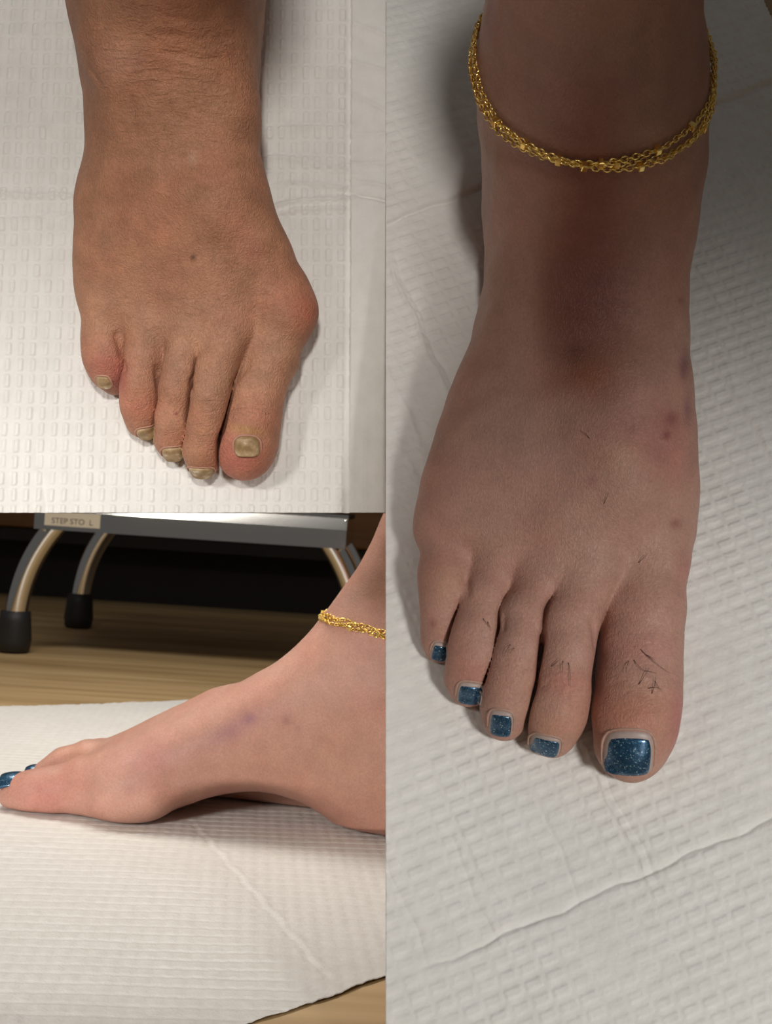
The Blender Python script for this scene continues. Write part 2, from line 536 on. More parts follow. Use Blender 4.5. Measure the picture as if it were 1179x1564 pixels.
def h_top(u, s):
    a = u * ca + s * sa; b = -u * sa + s * ca
    g = emboss(a, b, .0064, .0046, .0048, .0024, 9, .00050, .25, .75) + .00012 * np.cos(2 * math.pi * a / .0064)
    g = g * np.clip(.75 + .8 * noise2(u, s, 31, 90), .25, 1.2)
    h = BASE + g + .00022 * noise2(u, s, 33, 700) + .0006 * noise2(u, s, 12, 150) + .0011 * noise2(u, s, 13, 42)
    f1, d1, m1 = crease(u, s, F_TOP.P(540, 366), F_TOP.P(1230, 112), .0009, -.0010, .02)
    h += f1 + .0016 / (1 + np.exp(-(d1 - .0003) / .0003)) * m1
    f2, d2, m2 = crease(u, s, F_TOP.P(730, 1446), F_TOP.P(1230, 1228), .0006, -.0010, .02)
    h += f2 + (.0012 * np.clip(d2 / .03, 0, 1)) * m2
    for (p, q, wd, am) in (((978, 1322), (898, 1165), .0005, .0006), ((988, 1318), (922, 1190), .0005, -.0006), ((600, 420), (690, 630), .0008, .0008),
                           ((612, 420), (700, 620), .0008, -.0008), ((589, 560), (640, 680), .001, .0005), ((589, 640), (660, 800), .001, .0004),
                           ((748, 1420), (690, 1290), .0006, -.0005), ((640, 1440), (596, 1330), .0006, -.0005), ((882, 1370), (840, 1270), .0006, -.0004),
                           ((760, 1370), (700, 1260), .0008, .0004), ((1095, 540), (1179, 700), .001, .0005), ((1070, 420), (1160, 560), .001, .0004)):
        h += crease(u, s, F_TOP.P(*p), F_TOP.P(*q), wd, am, .012)[0]
    return np.maximum(h, .0002)


cA, cB = F_TOP.P(1158, -6)[:2], F_TOP.P(1182, 48)[:2]


def keep_top(u, s):
    t = cB - cA
    return ((u - cA[0]) * t[1] - (s - cA[1]) * t[0]) > 0


sheet_top = sheet('exam_paper', F_TOP.mat, -.00012, .175, -.165, .235, .00046, h_top, keep_top)
tag(sheet_top, 'folded white embossed paper lying slanted under the foot with the bruised and shadow-painted ankle', 'paper')

e1a, e1b = floor_point(390, 1564)[:2], floor_point(589, 1495)[:2]
e2a, e2b = floor_point(0, 1082)[:2], floor_point(310, 1071)[:2]


def h_side(x, y):
    ang = .10
    a = x * math.cos(ang) + y * math.sin(ang); b = -x * math.sin(ang) + y * math.cos(ang)
    g = emboss(b, a, .0086, .0058, .0056, .0022, 21, .00026)
    row = np.abs(((b / .0086) % 1) - .5) * 2
    h = BASE + g + .0016 * np.clip(row - .74, 0, 1) * -1 * np.clip(.8 + noise2(x, y, 27, 60), .3, 1.4) + .0004 * noise2(x, y, 22, 150) + .0009 * noise2(x, y, 23, 40)
    for (p, q, wd, am) in (((300, 1262), (500, 1490), .0012, .00028), ((293, 1262), (490, 1490), .0010, -.0003), ((0, 1300), (250, 1275), .0015, .0003)):
        h += crease(x, y, floor_point(*p), floor_point(*q), wd, am, .01)[0]
    return np.maximum(h, .0003)


def warp_side(x, y):
    wob = .0008 * np.sin(x * 160) + .0005 * np.sin(x * 410 + 1)
    lo = e1a[1] + (x - e1a[0]) * (e1b[1] - e1a[1]) / (e1b[0] - e1a[0]) + wob
    hi = e2a[1] + (x - e2a[0]) * (e2b[1] - e2a[1]) / (e2b[0] - e2a[0]) + wob
    return x, np.clip(y, lo, hi)


sheet_side = sheet('exam_paper', Matrix.Identity(4), -.33, .10, .29, 1.07, .00092, h_side, warp=warp_side)
tag(sheet_side, 'white embossed paper spread flat on the wooden floor in front of the step stool', 'paper')

# ------------------------------------------------------------------ room: floor planks, slanted boards, cabinet
floor = mesh_obj('floor', *box_geo(-1.6, 1.6, -.9, 2.3, -.05, -.012), M_DARK)
tag(floor, kind='structure')
pv, pf = box_geo(-1.6, 1.6, 0, .1495, -.012, 0, .0006)
first = None
for i in range(21):
    if first is None:
        o = mesh_obj('plank', pv, pf, M_FLOOR, floor); first = o
    else:
        o = first.copy(); COL.objects.link(o); o.parent = floor
    o.location = (0.13 * (i % 3), -.85 + .15 * i, 0)

# slanted wooden board that carries the right-hand paper
v, f = box_geo(-.0001, .45, -.170, .30, -.018, .0)
wr = mesh_obj('right_board', v, f, M_FLOOR2); wr.matrix_world = F_TOP.mat; tag(wr, kind='structure')
v, f = box_geo(-.40, -.0001, TL_BOT, .30, -.018, .0)
v = [(x, y + (.012 if (z < -.01 and y < .1) else 0), z) for x, y, z in v]
wl = mesh_obj('upper_board', v, f, M_BOARD); wl.matrix_world = F_OLD.mat; tag(wl, kind='structure')  # tilted board added to carry the tanned foot's paper
wb = mesh_obj('wall_back', *box_geo(-1.6, 1.6, 2.3, 2.4, -.05, 1.4), M_BOARD); tag(wb, kind='structure')

CABY = 1.90
cab = empty('base_cabinet', Matrix.Translation((-.2, CABY, 0)))
tag(cab, 'dark brown wooden base cabinet with recessed black plinth behind the step stool', 'cabinet')
mesh_obj('plinth', *box_geo(-.9, .9, .06, .38, .0, .085), M_DARK, cab)
mesh_obj('body', *box_geo(-.9, .9, .02, .40, .0855, .80), M_CAB, cab)
for k in range(3):
    x0 = -.895 + k * .598
    d = mesh_obj('door', *box_geo(x0, x0 + .592, .0, .0195, .103, .79, .003), M_CAB, cab)
    h = mesh_obj('handle', *box_geo(x0 + .54, x0 + .552, -.025, -.0005, .55, .70, .003), M_CHROME, d)
mesh_obj('bottom_rail', *box_geo(-.9, .9, .004, .0195, .0835, .101), M_DARK, cab)

# ------------------------------------------------------------------ signed-distance feet
def smin(a, b, k):
    h = np.maximum(k - np.abs(a - b), 0) / k
    return np.minimum(a, b) - h * h * k * .25


def cone(P, a, b, ra, rb):
    ba = b - a; L2 = (ba * ba).sum() + 1e-12
    t = np.clip(((P - a) @ ba) / L2, 0, 1)
    q = P - a - t[:, None] * ba
    return np.sqrt((q * q).sum(1)) - (ra + t * (rb - ra))


def ellipsoid(P, c, r):
    q = (P - np.asarray(c)) / np.asarray(r)
    k = np.sqrt((q * q).sum(1)) + 1e-9
    l = np.sqrt(((P - np.asarray(c)) ** 2).sum(1))
    return l - l / k


def dense(xs, cols, n=500):
    """smooth monotone-ish interpolation tables"""
    xs = np.asarray(xs, float); cols = np.asarray(cols, float)
    o = np.argsort(xs); xs = xs[o]; cols = cols[o]
    mm = np.gradient(cols, xs, axis=0)
    g = np.linspace(xs[0], xs[-1], n)
    i = np.clip(np.searchsorted(xs, g) - 1, 0, len(xs) - 2)
    hh = xs[i + 1] - xs[i]; t = ((g - xs[i]) / hh)[:, None]; hh = hh[:, None]
    y = (2 * t ** 3 - 3 * t ** 2 + 1) * cols[i] + (t ** 3 - 2 * t ** 2 + t) * hh * mm[i] + (-2 * t ** 3 + 3 * t ** 2) * cols[i + 1] + (t ** 3 - t ** 2) * hh * mm[i + 1]
    return g, y


class Loft:
    """foot body along s: uc, half width, top height, widest height, inner arch lift, skew"""
    def __init__(self, st, p=2.3):
        st = np.array(st, float)
        self.g, self.y = dense(st[:, 0], st[:, 1:])
        self.p = p

    def __call__(self, P):
        s = P[:, 1]
        col = [np.interp(s, self.g, self.y[:, k]) for k in range(self.y.shape[1])]
        uc, wd, H, hm, arch, sk = col
        wd = np.maximum(wd, .0015); hm = np.minimum(hm, H * .9)
        dh = P[:, 2] - hm
        du = P[:, 0] - uc - sk * np.maximum(dh, 0)
        q = du / wd
        low = np.maximum(hm - arch * np.clip(q * .35 + .72, .3, 1), .003)
        up = np.maximum(H - hm, .002)
        v = np.where(dh > 0, dh / up, dh / low)
        p = self.p
        r = (np.abs(q) ** p + np.abs(v) ** p) ** (1 / p) + 1e-6
        l = np.sqrt(du * du + dh * dh)
        d = l - l / r
        d = np.where(l < 1e-5, -np.minimum(wd, up), d)
        return np.maximum(d, np.maximum(s - self.g[-1], self.g[0] - s))


class LegLoft:
    """leg along h: centre u, s, half width u, half depth s"""
    def __init__(self, st, p=2.15):
        st = np.array(st, float)
        self.g, self.y = dense(st[:, 0], st[:, 1:]); self.p = p

    def at(self, h):
        return [np.interp(h, self.g, self.y[:, k]) for k in range(4)]

    def __call__(self, P):
        uc, sc, wu, ws = self.at(P[:, 2])
        a = P[:, 0] - uc; b = P[:, 1] - sc
        r = (np.abs(a / wu) ** self.p + np.abs(b / ws) ** self.p) ** (1 / self.p) + 1e-6
        l = np.sqrt(a * a + b * b)
        d = l - l / r
        return np.maximum(d, np.maximum(P[:, 2] - self.g[-1], self.g[0] - P[:, 2]))


class Foot:
    def __init__(self):
        self.body = None; self.leg = None
        self.meta = []      # (a, b, ra, rb)
        self.bumps = []     # (centre, radii, k)
        self.toes = []      # list of chains [(c, r), ...]
        self.kmeta = .014; self.ktoe = .0035; self.kleg = .03; self.ktt = .0006
        self.wob = .0004; self.webs = []; self.gap = .00046; self.grooves = []   # (polyline pts, radius, depth)

    def __call__(self, P):
        d = smin(self.body(P), self.leg(P), self.kleg)
        for (a, b, ra, rb) in self.meta:
            d = smin(d, cone(P, a, b, ra, rb), self.kmeta)
        for (c, r, k) in self.bumps:
            d = smin(d, ellipsoid(P, c, r), k)
        T = None; ts = []
        for ch in self.toes:
            t = None
            for (a, ra), (b, rb) in zip(ch[:-1], ch[1:]):
                q = cone(P, a, b, ra, rb)
                t = q if t is None else smin(t, q, .005)
            ts.append(t)
        for i, t in enumerate(ts):
            o = np.minimum(ts[i - 1] if i else 1, ts[i + 1] if i < len(ts) - 1 else 1)
            t = np.maximum(t, (t - o) * .5 + self.gap)      # neighbours press flat against each other
            T = t if T is None else np.minimum(T, t)
        for (a, b, ra, rb) in self.webs:
            d = smin(d, cone(P, a, b, ra, rb), .004)
        d = smin(d, T, self.ktoe)
        for (pts, rad, dep) in self.grooves:
            g = None
            for a, b in zip(pts[:-1], pts[1:]):
                q = cone(P, a, b, 0, 0)
                g = q if g is None else np.minimum(g, q)
            d = d + dep * np.exp(-(g / rad) ** 2)
        x, y, z = P[:, 0], P[:, 1], P[:, 2]
        d = d + self.wob * (np.sin(x * 260 + 2 * np.sin(y * 190)) * np.sin(y * 230 + 1.7) * .6 + np.sin(z * 310 + x * 120 + y * 90) * .4)
        fl = .0006 - z + BASE
        # flatten against the paper
        k = .003
        h = np.maximum(k - np.abs(d - fl), 0) / k
        return np.maximum(d, fl) + h * h * k * .25

    def hits(self, F, pts):
        """where the lines of sight through those pixels meet the skin"""
        if isinstance(F, FloorFrame):
            a = np.array([F.P(x, y, .55) for x, y in pts]); b = np.array([F.P(x, y, .70) for x, y in pts])
        else:
            a = np.array([F.P(x, y, .13) for x, y in pts]); b = np.array([F.P(x, y, 0) for x, y in pts])
        d = (b - a) / np.linalg.norm(b - a, axis=1)[:, None]
        return self.march(a, d, n=60)

    def hit(self, F, px, py):
        return self.hits(F, [(px, py)])[0]

    def swell(self, F, px, py, r, up, k):
        """a low swelling standing `up` proud of the skin there"""
        S = self.hit(F, px, py)
        e = 1e-4
        g = np.array([self((S + e * np.eye(3)[i])[None])[0] - self((S - e * np.eye(3)[i])[None])[0] for i in range(3)])
        g /= np.linalg.norm(g) + 1e-12
        self.bumps.append((S + g * (up - min(r)), r, k))

    def march(self, p0, dirv, off=0.0, n=60, maxd=.08):
        """from outside points p0 along dirv to the surface (sdf = off)"""
        p = np.array(p0, float).copy()
        dirv = np.asarray(dirv, float)
        if dirv.ndim == 1: dirv = np.repeat(dirv[None], len(p), 0)
        tot = np.zeros(len(p))
        for _ in range(n):
            d = self(p) - off
            st = np.clip(d * .7, -.004, .01)
            tot += st
            p = p + dirv * st[:, None]
        return p


def polygonise(sdf, lo, hi, step):
    lo = np.array(lo, float); hi = np.array(hi, float); step = np.array(step, float) * np.ones(3)
    CO = 4
    nc = np.ceil((hi - lo) / (step * CO)).astype(int)
    cs = step * CO
    ax = [lo[k] + (np.arange(nc[k]) + .5) * cs[k] for k in range(3)]
    G = np.stack(np.meshgrid(*ax, indexing='ij'), -1).reshape(-1, 3)
    dc = sdf(G).reshape(nc)
    D = np.repeat(np.repeat(np.repeat(dc, CO, 0), CO, 1), CO, 2)
    near = np.abs(D) < cs.max() * 1.9
    n = np.array(D.shape)
    ii = np.argwhere(near)
    pts = lo + (ii + .5) * step
    vals = np.empty(len(pts))
    for c in range(0, len(pts), 200000):
        vals[c:c + 200000] = sdf(pts[c:c + 200000])
    D[near] = vals
    # surface nets
    neg = D < 0
    c8 = [(i, j, k) for i in (0, 1) for j in (0, 1) for k in (0, 1)]
    cnt = np.zeros(n - 1, np.int8)
    for (i, j, k) in c8:
        cnt += neg[i:n[0] - 1 + i, j:n[1] - 1 + j, k:n[2] - 1 + k]
    act = (cnt > 0) & (cnt < 8)
    cell = np.argwhere(act)
    vid = -np.ones(act.shape, int); vid[act] = np.arange(len(cell))
    acc = np.zeros((len(cell), 3)); wsum = np.zeros(len(cell))
    for a in c8:
        for axk in range(3):
            if a[axk] == 1: continue
            b = list(a); b[axk] = 1
            da = D[cell[:, 0] + a[0], cell[:, 1] + a[1], cell[:, 2] + a[2]]
            db = D[cell[:, 0] + b[0], cell[:, 1] + b[1], cell[:, 2] + b[2]]
            x = (da < 0) != (db < 0)
            t = np.where(x, da / np.where(x, da - db, 1), 0)
            p = np.array(a, float)[None].repeat(len(cell), 0); p[:, axk] += t
            acc += np.where(x[:, None], p, 0); wsum += x
    V = lo + (cell + acc / wsum[:, None] + .5) * step
    faces = []
    for axk in range(3):
        o1, o2 = (axk + 1) % 3, (axk + 2) % 3
        sl0 = [slice(None)] * 3; sl1 = [slice(None)] * 3
        sl0[axk] = slice(0, n[axk] - 1); sl1[axk] = slice(1, n[axk])
        A = neg[tuple(sl0)]; B = neg[tuple(sl1)]
        ed = np.argwhere(A != B)
        ok = (ed[:, o1] > 0) & (ed[:, o2] > 0) & (ed[:, o1] < n[o1] - 1) & (ed[:, o2] < n[o2] - 1)
        ed = ed[ok]
        flip = A[ed[:, 0], ed[:, 1], ed[:, 2]]
        q = []
        for (x, y) in ((-1, -1), (0, -1), (0, 0), (-1, 0)):
            e = ed.copy(); e[:, o1] += x; e[:, o2] += y
            q.append(vid[e[:, 0], e[:, 1], e[:, 2]])
        q = np.stack(q, 1)
        q[~flip] = q[~flip][:, ::-1]
        faces.append(q)
    Fq = np.concatenate(faces)
    Fq = Fq[(Fq >= 0).all(1)]
    # two relaxing passes
    for _ in range(1):
        ac = np.zeros_like(V); ct = np.zeros(len(V))
        for a, b in ((0, 1), (1, 2), (2, 3), (3, 0)):
            np.add.at(ac, Fq[:, a], V[Fq[:, b]]); np.add.at(ac, Fq[:, b], V[Fq[:, a]])
            np.add.at(ct, Fq[:, a], 1); np.add.at(ct, Fq[:, b], 1)
        V = V * .6 + .4 * ac / ct[:, None]
    return V, Fq


def blot(px, py, c, r, ang=0.0):
    """soft patch in projected coordinates, used for pigment on the skin"""
    dx = px - c[0]; dy = py - c[1]
    a = math.radians(ang)
    x = (dx * math.cos(a) + dy * math.sin(a)) / r[0]; y = (-dx * math.sin(a) + dy * math.cos(a)) / r[1]
    return np.exp(-(x * x + y * y))


def lerp(c, t, w):
    return c * (1 - w[:, None]) + np.asarray(t)[None] * w[:, None]


def nail(ft, parent, c, t, wv, up, W, L, mat, fold_mat, name='toenail', thick=.0007, nn=14, fold=True, square=.10, free=.0006, low=-.0042):
    """a curved plate laid on the toe: t towards the tip, wv across, up away from the toe"""
    c = np.asarray(c, float)
    t = np.asarray(t, float) / np.linalg.norm(t); up = np.asarray(up, float) / np.linalg.norm(up)
    wv = np.asarray(wv, float); wv = wv - up * (wv @ up); wv /= np.linalg.norm(wv)
    t = t - up * (t @ up) - wv * (t @ wv); t /= np.linalg.norm(t)
    g = np.linspace(-1, 1, nn)
    I, J = np.meshgrid(g, g)
    base = np.clip(-J - .2, 0, 1) / .8
    Wd = W * (1 - square * np.abs(J) ** 4 - .12 * base ** 2)
    Ld = L * (1 - .16 * np.abs(I) ** 3)
    P0 = c + wv * (I * Wd)[..., None] + t * (J * Ld)[..., None] + up * .012
    P0 = P0.reshape(-1, 3)
    S = ft.march(P0, -up)
    dz = (S - c) @ up
    S = S + up * (np.maximum(dz, low) - dz)[:, None]
    edge = np.maximum(np.abs(I), np.clip(-J, 0, 1)).ravel()
    off = thick * (1 - np.clip((edge - .72) / .28, 0, 1) ** 2 * 1.3) + free * np.clip(J.ravel() - .5, 0, 1)
    top = S + up * off[:, None]
    # ring below: a real plate edge
    idx = np.arange(nn * nn).reshape(nn, nn)
    f = np.stack([idx[:-1, :-1], idx[:-1, 1:], idx[1:, 1:], idx[1:, :-1]], -1).reshape(-1, 4)
    ring = np.concatenate([idx[0, :-1], idx[:-1, -1], idx[-1, :0:-1], idx[:0:-1, 0]])
    lowr = S[ring] - up * .0012
    nb = len(top)
    k = np.arange(len(ring)); k2 = (k + 1) % len(ring)
    f2 = np.stack([ring[k2], ring[k], nb + k, nb + k2], 1)
    nm = np.cross(wv, t)
    if nm @ up < 0: f = f[:, ::-1]; f2 = f2[:, ::-1]
    o = mesh_obj(name, np.concatenate([top, lowr]), np.concatenate([f, f2]), mat, parent, True)
    if fold:
        path = [S[idx[j, 0]] - wv * .0003 for j in range(nn - 3, 0, -1)] + [S[i] - t * .0003 for i in idx[0, :]] + [S[idx[j, -1]] + wv * .0003 for j in range(1, nn - 2)]
        n_ = len(path)
        rr = [.00045 * min(1, .35 + 3 * min(i, n_ - 1 - i) / n_) for i in range(n_)]
        v, ff = tube_geo([p - up * .0002 for p in path], rr, 8)
        mesh_obj('nail_fold', v, ff, fold_mat, parent, True)
    return o


def hair_mesh(ft, parent, F, strands, name='toe_hairs', r=.00009):
    """strands: (px0, py0, px1, py1, bend)"""
    V = []; Fc = []
    for (x0, y0, x1, y1, b) in strands:
        pts = []
        for i in range(7):
            q = i / 6
            dx, dy = x1 - x0, y1 - y0
            X = x0 + dx * q - dy * b * q * (1 - q); Y = y0 + dy * q + dx * b * q * (1 - q)
            pts.append((X, Y))
        S = ft.hits(F, pts)
        lift = np.array([.0002 + .0009 * math.sin(min(1, i / 4) * math.pi / 2) for i in range(7)])
        S[:, 2] += lift
        v, f = tube_geo(S, [r * (1 - .6 * i / 6) for i in range(7)], 4)
        Fc += [tuple(k + len(V) for k in ff) for ff in f]; V += list(v)
    o = mesh_obj(name, V, Fc, M_HAIR, parent, True)
    tag(o, 'fine dark hairs', kind='stuff')
    return o


UP = np.array([0, 0, 1.0])

# ================================================================== tanned foot with the bunion
F = F_OLD
old = Foot(); old.kmeta = .012
rows = [  # py, left, right, top height, widest height, skew
    (-150, 150, 345, .050, .022, 0), (-110, 128, 372, .055, .022, 0), (-60, 120, 385, .060, .024, 0), (0, 122, 388, .066, .026, .05), (60, 124, 392, .070, .028, .08), (120, 126, 396, .069, .028, .10),
    (180, 129, 393, .064, .026, .15), (250, 128, 396, .056, .024, .2), (300, 126, 400, .050, .022, .25), (350, 125, 411, .045, .020, .25),
    (400, 121, 434, .040, .018, .2), (440, 126, 436, .032, .015, .15), (470, 140, 425, .026, .012, .1), (500, 170, 400, .018, .009, .05), (525, 215, 375, .012, .006, 0), (540, 255, 350, .007, .004, 0)]
st = []
for (py, l, r, H, hm, sk) in rows:
    a = F.P(l, py, hm); b = F.P(r, py, hm)
    st.append((a[1], (a[0] + b[0]) / 2, (b[0] - a[0]) / 2, H, hm, .0, sk))
old.body = Loft(st)
lc = F.P(252, 0, .06)
old.leg = LegLoft([(.02, -.0800, .200, .024, .030), (.05, -.0780, .194, .0280, .034), (.075, -.075, .190, .0280, .035), (.10, -.0710, .188, .0260, .035), (.13, -.066, .187, .0250, .035), (.20, -.057, .186, .0265, .038), (.23, -.053, .186, .0275, .039)])
hd = [F.C(432, 478, .019, 44), F.C(352, 505, .023, 34), F.C(292, 508, .021, 31), F.C(226, 492, .018, 31), F.C(166, 466, .015, 40)]
ml = [F.C(350, 300, .034, 44), F.C(300, 300, .036, 40), F.C(255, 300, .034, 38), F.C(210, 300, .028, 36), F.C(170, 310, .020, 44)]
for (a, ra), (b, rb) in zip(ml, hd): old.meta.append((a, b, ra, rb))
old.bumps += [(F.P(444, 474, .017), (.0085, .012, .010), .008)]      # bunion
ch = []
ch.append([hd[0], F.C(415, 545, .016, 38), F.C(393, 600, .0145, 38), F.C(384, 645, .0130, 41), F.C(377, 676, .0125, 43), F.C(372, 691, .0112, 42)])
ch.append([hd[1], F.C(330, 560, .0235, 27), F.C(321, 600, .022, 26), F.C(316, 645, .0185, 26), F.C(310, 690, .0125, 26), F.C(311, 708, .0085, 23)])
ch.append([hd[2], F.C(277, 560, .0215, 24), F.C(269, 595, .020, 23), F.C(265, 640, .0155, 23.5), F.C(261, 672, .0095, 22), F.C(266, 686, .0070, 18)])
ch.append([hd[3], F.C(218, 545, .018, 24), F.C(213, 590, .0165, 24.5), F.C(213, 622, .0125, 24.5), F.C(219, 645, .0085, 20), F.C(228, 656, .0062, 14)])
ch.append([hd[4], F.C(159, 515, .0135, 30), F.C(160, 545, .0125, 30), F.C(168, 570, .0095, 24), F.C(176, 586, .0065, 15)])
old.toes = ch
for i, (x, y, h) in enumerate(((356, 588, .0155), (294, 592, .0170), (241, 580, .0145), (179, 514, .0095))):
    a, ra = hd[i]; b, rb = hd[i + 1]
    w_, rw = F.C(x, y - 14, h, 12)
    old.webs.append(((a + b) / 2 * np.array([1, 1, .95]), w_, rw * 1.6, rw))
old.wob = .00030
old.swell(F, 342, 285, (.011, .014, .011), .0016, .010)      # hard lump on the instep
old.swell(F, 380, 165, (.010, .014, .010), .0012, .010)
old.swell(F, 150, 80, (.010, .014, .010), .0015, .010)


def line(F, ft, pts, h=.05):
    return list(ft.hits(F, pts))


gr = []
for pts, rad, dep in (([(178, 512), (186, 540), (190, 565)], .0011, .0016), ([(240, 565), (241, 585)], .0012, .0016), ([(378, 560), (365, 575), (354, 592)], .001, .0013),
                      ([(294, 578), (293, 596)], .0009, .001), ([(350, 618), (390, 622), (428, 612)], .0008, .0005), ([(362, 660), (385, 655), (408, 668)], .0009, .0007),
                      ([(390, 470), (420, 480), (445, 470)], .0007, .0004), ([(128, 95), (140, 110), (150, 125)], .0012, .0010),
                      ([(255, 165), (285, 172), (302, 168)], .0009, .0007), ([(262, 180), (292, 182)], .0008, .0006), ([(200, 150), (206, 205)], .0016, .0006),
                      ([(250, 80), (320, 92), (360, 85)], .0010, .0005), ([(240, 50), (300, 60), (360, 52)], .0010, .0005), ([(235, 20), (300, 32), (365, 22)], .0010, .0005),
                      ([(250, 110), (310, 122), (350, 115)], .0010, .0004)):
    gr.append((line(F, old, pts), rad, dep))
old.grooves = gr
root = empty('person_foot', F.mat)
tag(root, 'bare tanned right foot with a red bunion and thick yellowed toenails', 'foot', 'bare right feet')
V, Q = polygonise(old, (-.150, -.004, .0), (-.018, .262, .225), (.0005, .0010, .0010))
skin = mesh_obj('skin', V, Q, M_SKIN_OLD, root, True)
px, py = F.project(V)
c = np.tile(np.array([.47, .228, .135]), (len(V), 1))
c = lerp(c, (.46, .245, .155), .7 * np.clip((py - 380) / 120, 0, 1))
for (cc, r, a, colr, wt) in (((465, 478), (30, 34), 0, (.49, .155, .10), .65), ((435, 440), (60, 40), 30, (.50, .20, .12), .5), ((345, 285), (42, 40), 20, (.52, .24, .15), .6),
                             ((372, 708), (48, 30), 0, (.47, .135, .10), .7), ((395, 640), (50, 40), 0, (.48, .175, .11), .5), ((345, 690), (22, 40), 0, (.45, .13, .10), .5),
                             ((160, 560), (34, 30), 0, (.50, .19, .14), .7), ((182, 580), (14, 26), 0, (.42, .11, .10), .6), ((212, 625), (30, 22), 0, (.48, .18, .12), .6),
                             ((262, 675), (26, 22), 0, (.47, .19, .12), .5), ((310, 640), (22, 30), 0, (.44, .19, .11), .4), ((310, 700), (26, 18), 0, (.36, .17, .085), .5),
                             ((185, 95), (40, 35), 0, (.50, .27, .19), .6), ((265, 560), (25, 30), 0, (.34, .19, .13), .4), ((230, 545), (14, 30), 0, (.35, .20, .14), .3),
                             ((300, 60), (90, 60), 0, (.42, .18, .095), .5), ((200, 200), (30, 60), 0, (.36, .17, .095), .4), ((160, 370), (25, 20), 0, (.33, .18, .11), .4),
                             ((250, 280), (120, 20), -10, (.40, .175, .095), .35), ((370, 355), (40, 20), 60, (.53, .22, .15), .5), ((388, 385), (14, 10), 0, (.54, .21, .15), .5),
                             ((295, 393), (4, 4), 0, (.12, .06, .04), .9), ((294, 243), (7, 9), 0, (.62, .38, .28), .6), ((378, 657), (26, 7), 10, (.42, .24, .09), .8), ((269, 632), (3, 3), 0, (.2, .03, .02), .8)):
    c = lerp(c, colr, wt * blot(px, py, cc, r, a))
vcol(skin, 'pigment', c, np.clip(1.0 * blot(px, py, (275, 90), (130, 110)) + .5 * blot(px, py, (390, 625), (50, 14)) + .4 * blot(px, py, (314, 640), (26, 60)) + .25, 0, 1))
M_ = .5
for (x0, y0, x1, y1, tip, up, th) in ((358, 667, 396, 697, (0, -1, -.1), (0, -.25, 1), .0011), (287, 713, 326, 733, (.1, -1, -.6), (0, -.85, .8), .0009),
                                      (247, 683, 281, 706, (.35, -1, -.6), (.05, -.85, .8), .0009), (209, 653, 238, 673, (.4, -1, -.6), (-.1, -.85, .8), .0008),
                                      (146, 576, 168, 594, (.3, -1, -.5), (-.45, -.7, .8), .0006)):
    cx, cy = (x0 + x1) / 2, (y0 + y1) / 2
    cpt = old.hit(F, cx, cy)
    dpt = .48
    nail(old, root, cpt, tip, (1, 0, 0), up, (x1 - x0) / 2 * dpt / FPX, (y1 - y0) / 2 * dpt / FPX * (1.25 if up[1] < -.5 else 1.0), M_NAIL, M_CALLUS, thick=th, square=.14)

# ================================================================== foot with blue nails, from above
F = F_TOP
top = Foot(); top.kmeta = .013
rows = [
    (200, 815, 975, .045, .020, 0, 0), (215, 785, 1005, .055, .022, 0, 0), (240, 768, 1018, .062, .024, 0, 0), (300, 763, 1022, .074, .028, 0, 0), (350, 755, 1026, .078, .030, 0, .03), (420, 742, 1031, .078, .030, .004, .06),
    (480, 728, 1034, .074, .028, .007, .08), (540, 714, 1036, .068, .027, .008, .12), (600, 698, 1038, .061, .025, .008, .16), (650, 680, 1042, .055, .023, .007, .2),
    (700, 661, 1047, .049, .021, .005, .2), (750, 648, 1055, .043, .019, .003, .2), (800, 648, 1052, .036, .016, .001, .15), (840, 665, 1040, .029, .013, 0, .1), (870, 700, 1020, .021, .010, 0, .05), (895, 750, 990, .013, .007, 0, 0), (912, 800, 960, .008, .005, 0, 0)]
st = []
for (py, l, r, H, hm, ar, sk) in rows:
    a = F.P(l, py, hm); b = F.P(r, py, hm)
    st.append((a[1], (a[0] + b[0]) / 2, (b[0] - a[0]) / 2, H, hm, ar, sk))
top.body = Loft(st)


def leg_row(h, l, r, sc, ws):
    # pixel edges on the side of the leg, at height h and station sc
    W = np.array([0, sc, h]); dpt = F.d0 + sc * F.sn - h * F.c
    return (h, ((l + r) / 2 - CX) / FPX * dpt, sc, (r - l) / 2 / FPX * dpt, ws)


top.leg = LegLoft([leg_row(.02, 785, 1005, .112, .034), leg_row(.05, 762, 1032, .107, .037), leg_row(.075, 732, 1068, .103, .0385), leg_row(.095, 726, 1084, .101, .0375), leg_row(.125, 745, 1074, .100, .036), leg_row(.16, 752, 1070, .100, .036), leg_row(.20, 735, 1090, .100, .038), (.262, .050, .100, .036, .042)])
hd = [F.C(998, 850, .019, 54), F.C(905, 872, .022, 46), F.C(838, 866, .021, 42), F.C(768, 846, .018, 42), F.C(694, 812, .0155, 48)]
ml = [F.C(972, 600, .040, 56), F.C(925, 600, .043, 54), F.C(870, 600, .040, 50), F.C(810, 600, .034, 48), F.C(755, 620, .024, 56)]
for (a, ra), (b, rb) in zip(ml, hd): top.meta.append((a, b, ra, rb))
ch = []
ch.append([hd[0], F.C(982, 930, .0165, 60), F.C(977, 1000, .0145, 59), F.C(975, 1055, .0140, 61), F.C(971, 1105, .0130, 60), F.C(963, 1141, .0115, 53)])
ch.append([hd[1], F.C(868, 950, .021, 41), F.C(863, 1000, .0205, 38), F.C(858, 1050, .0180, 39), F.C(849, 1095, .0130, 40), F.C(844, 1124, .0095, 35)])
ch.append([hd[2], F.C(800, 945, .020, 35), F.C(794, 990, .0195, 33), F.C(785, 1035, .0165, 36), F.C(773, 1075, .0120, 36), F.C(770, 1101, .0088, 31)])
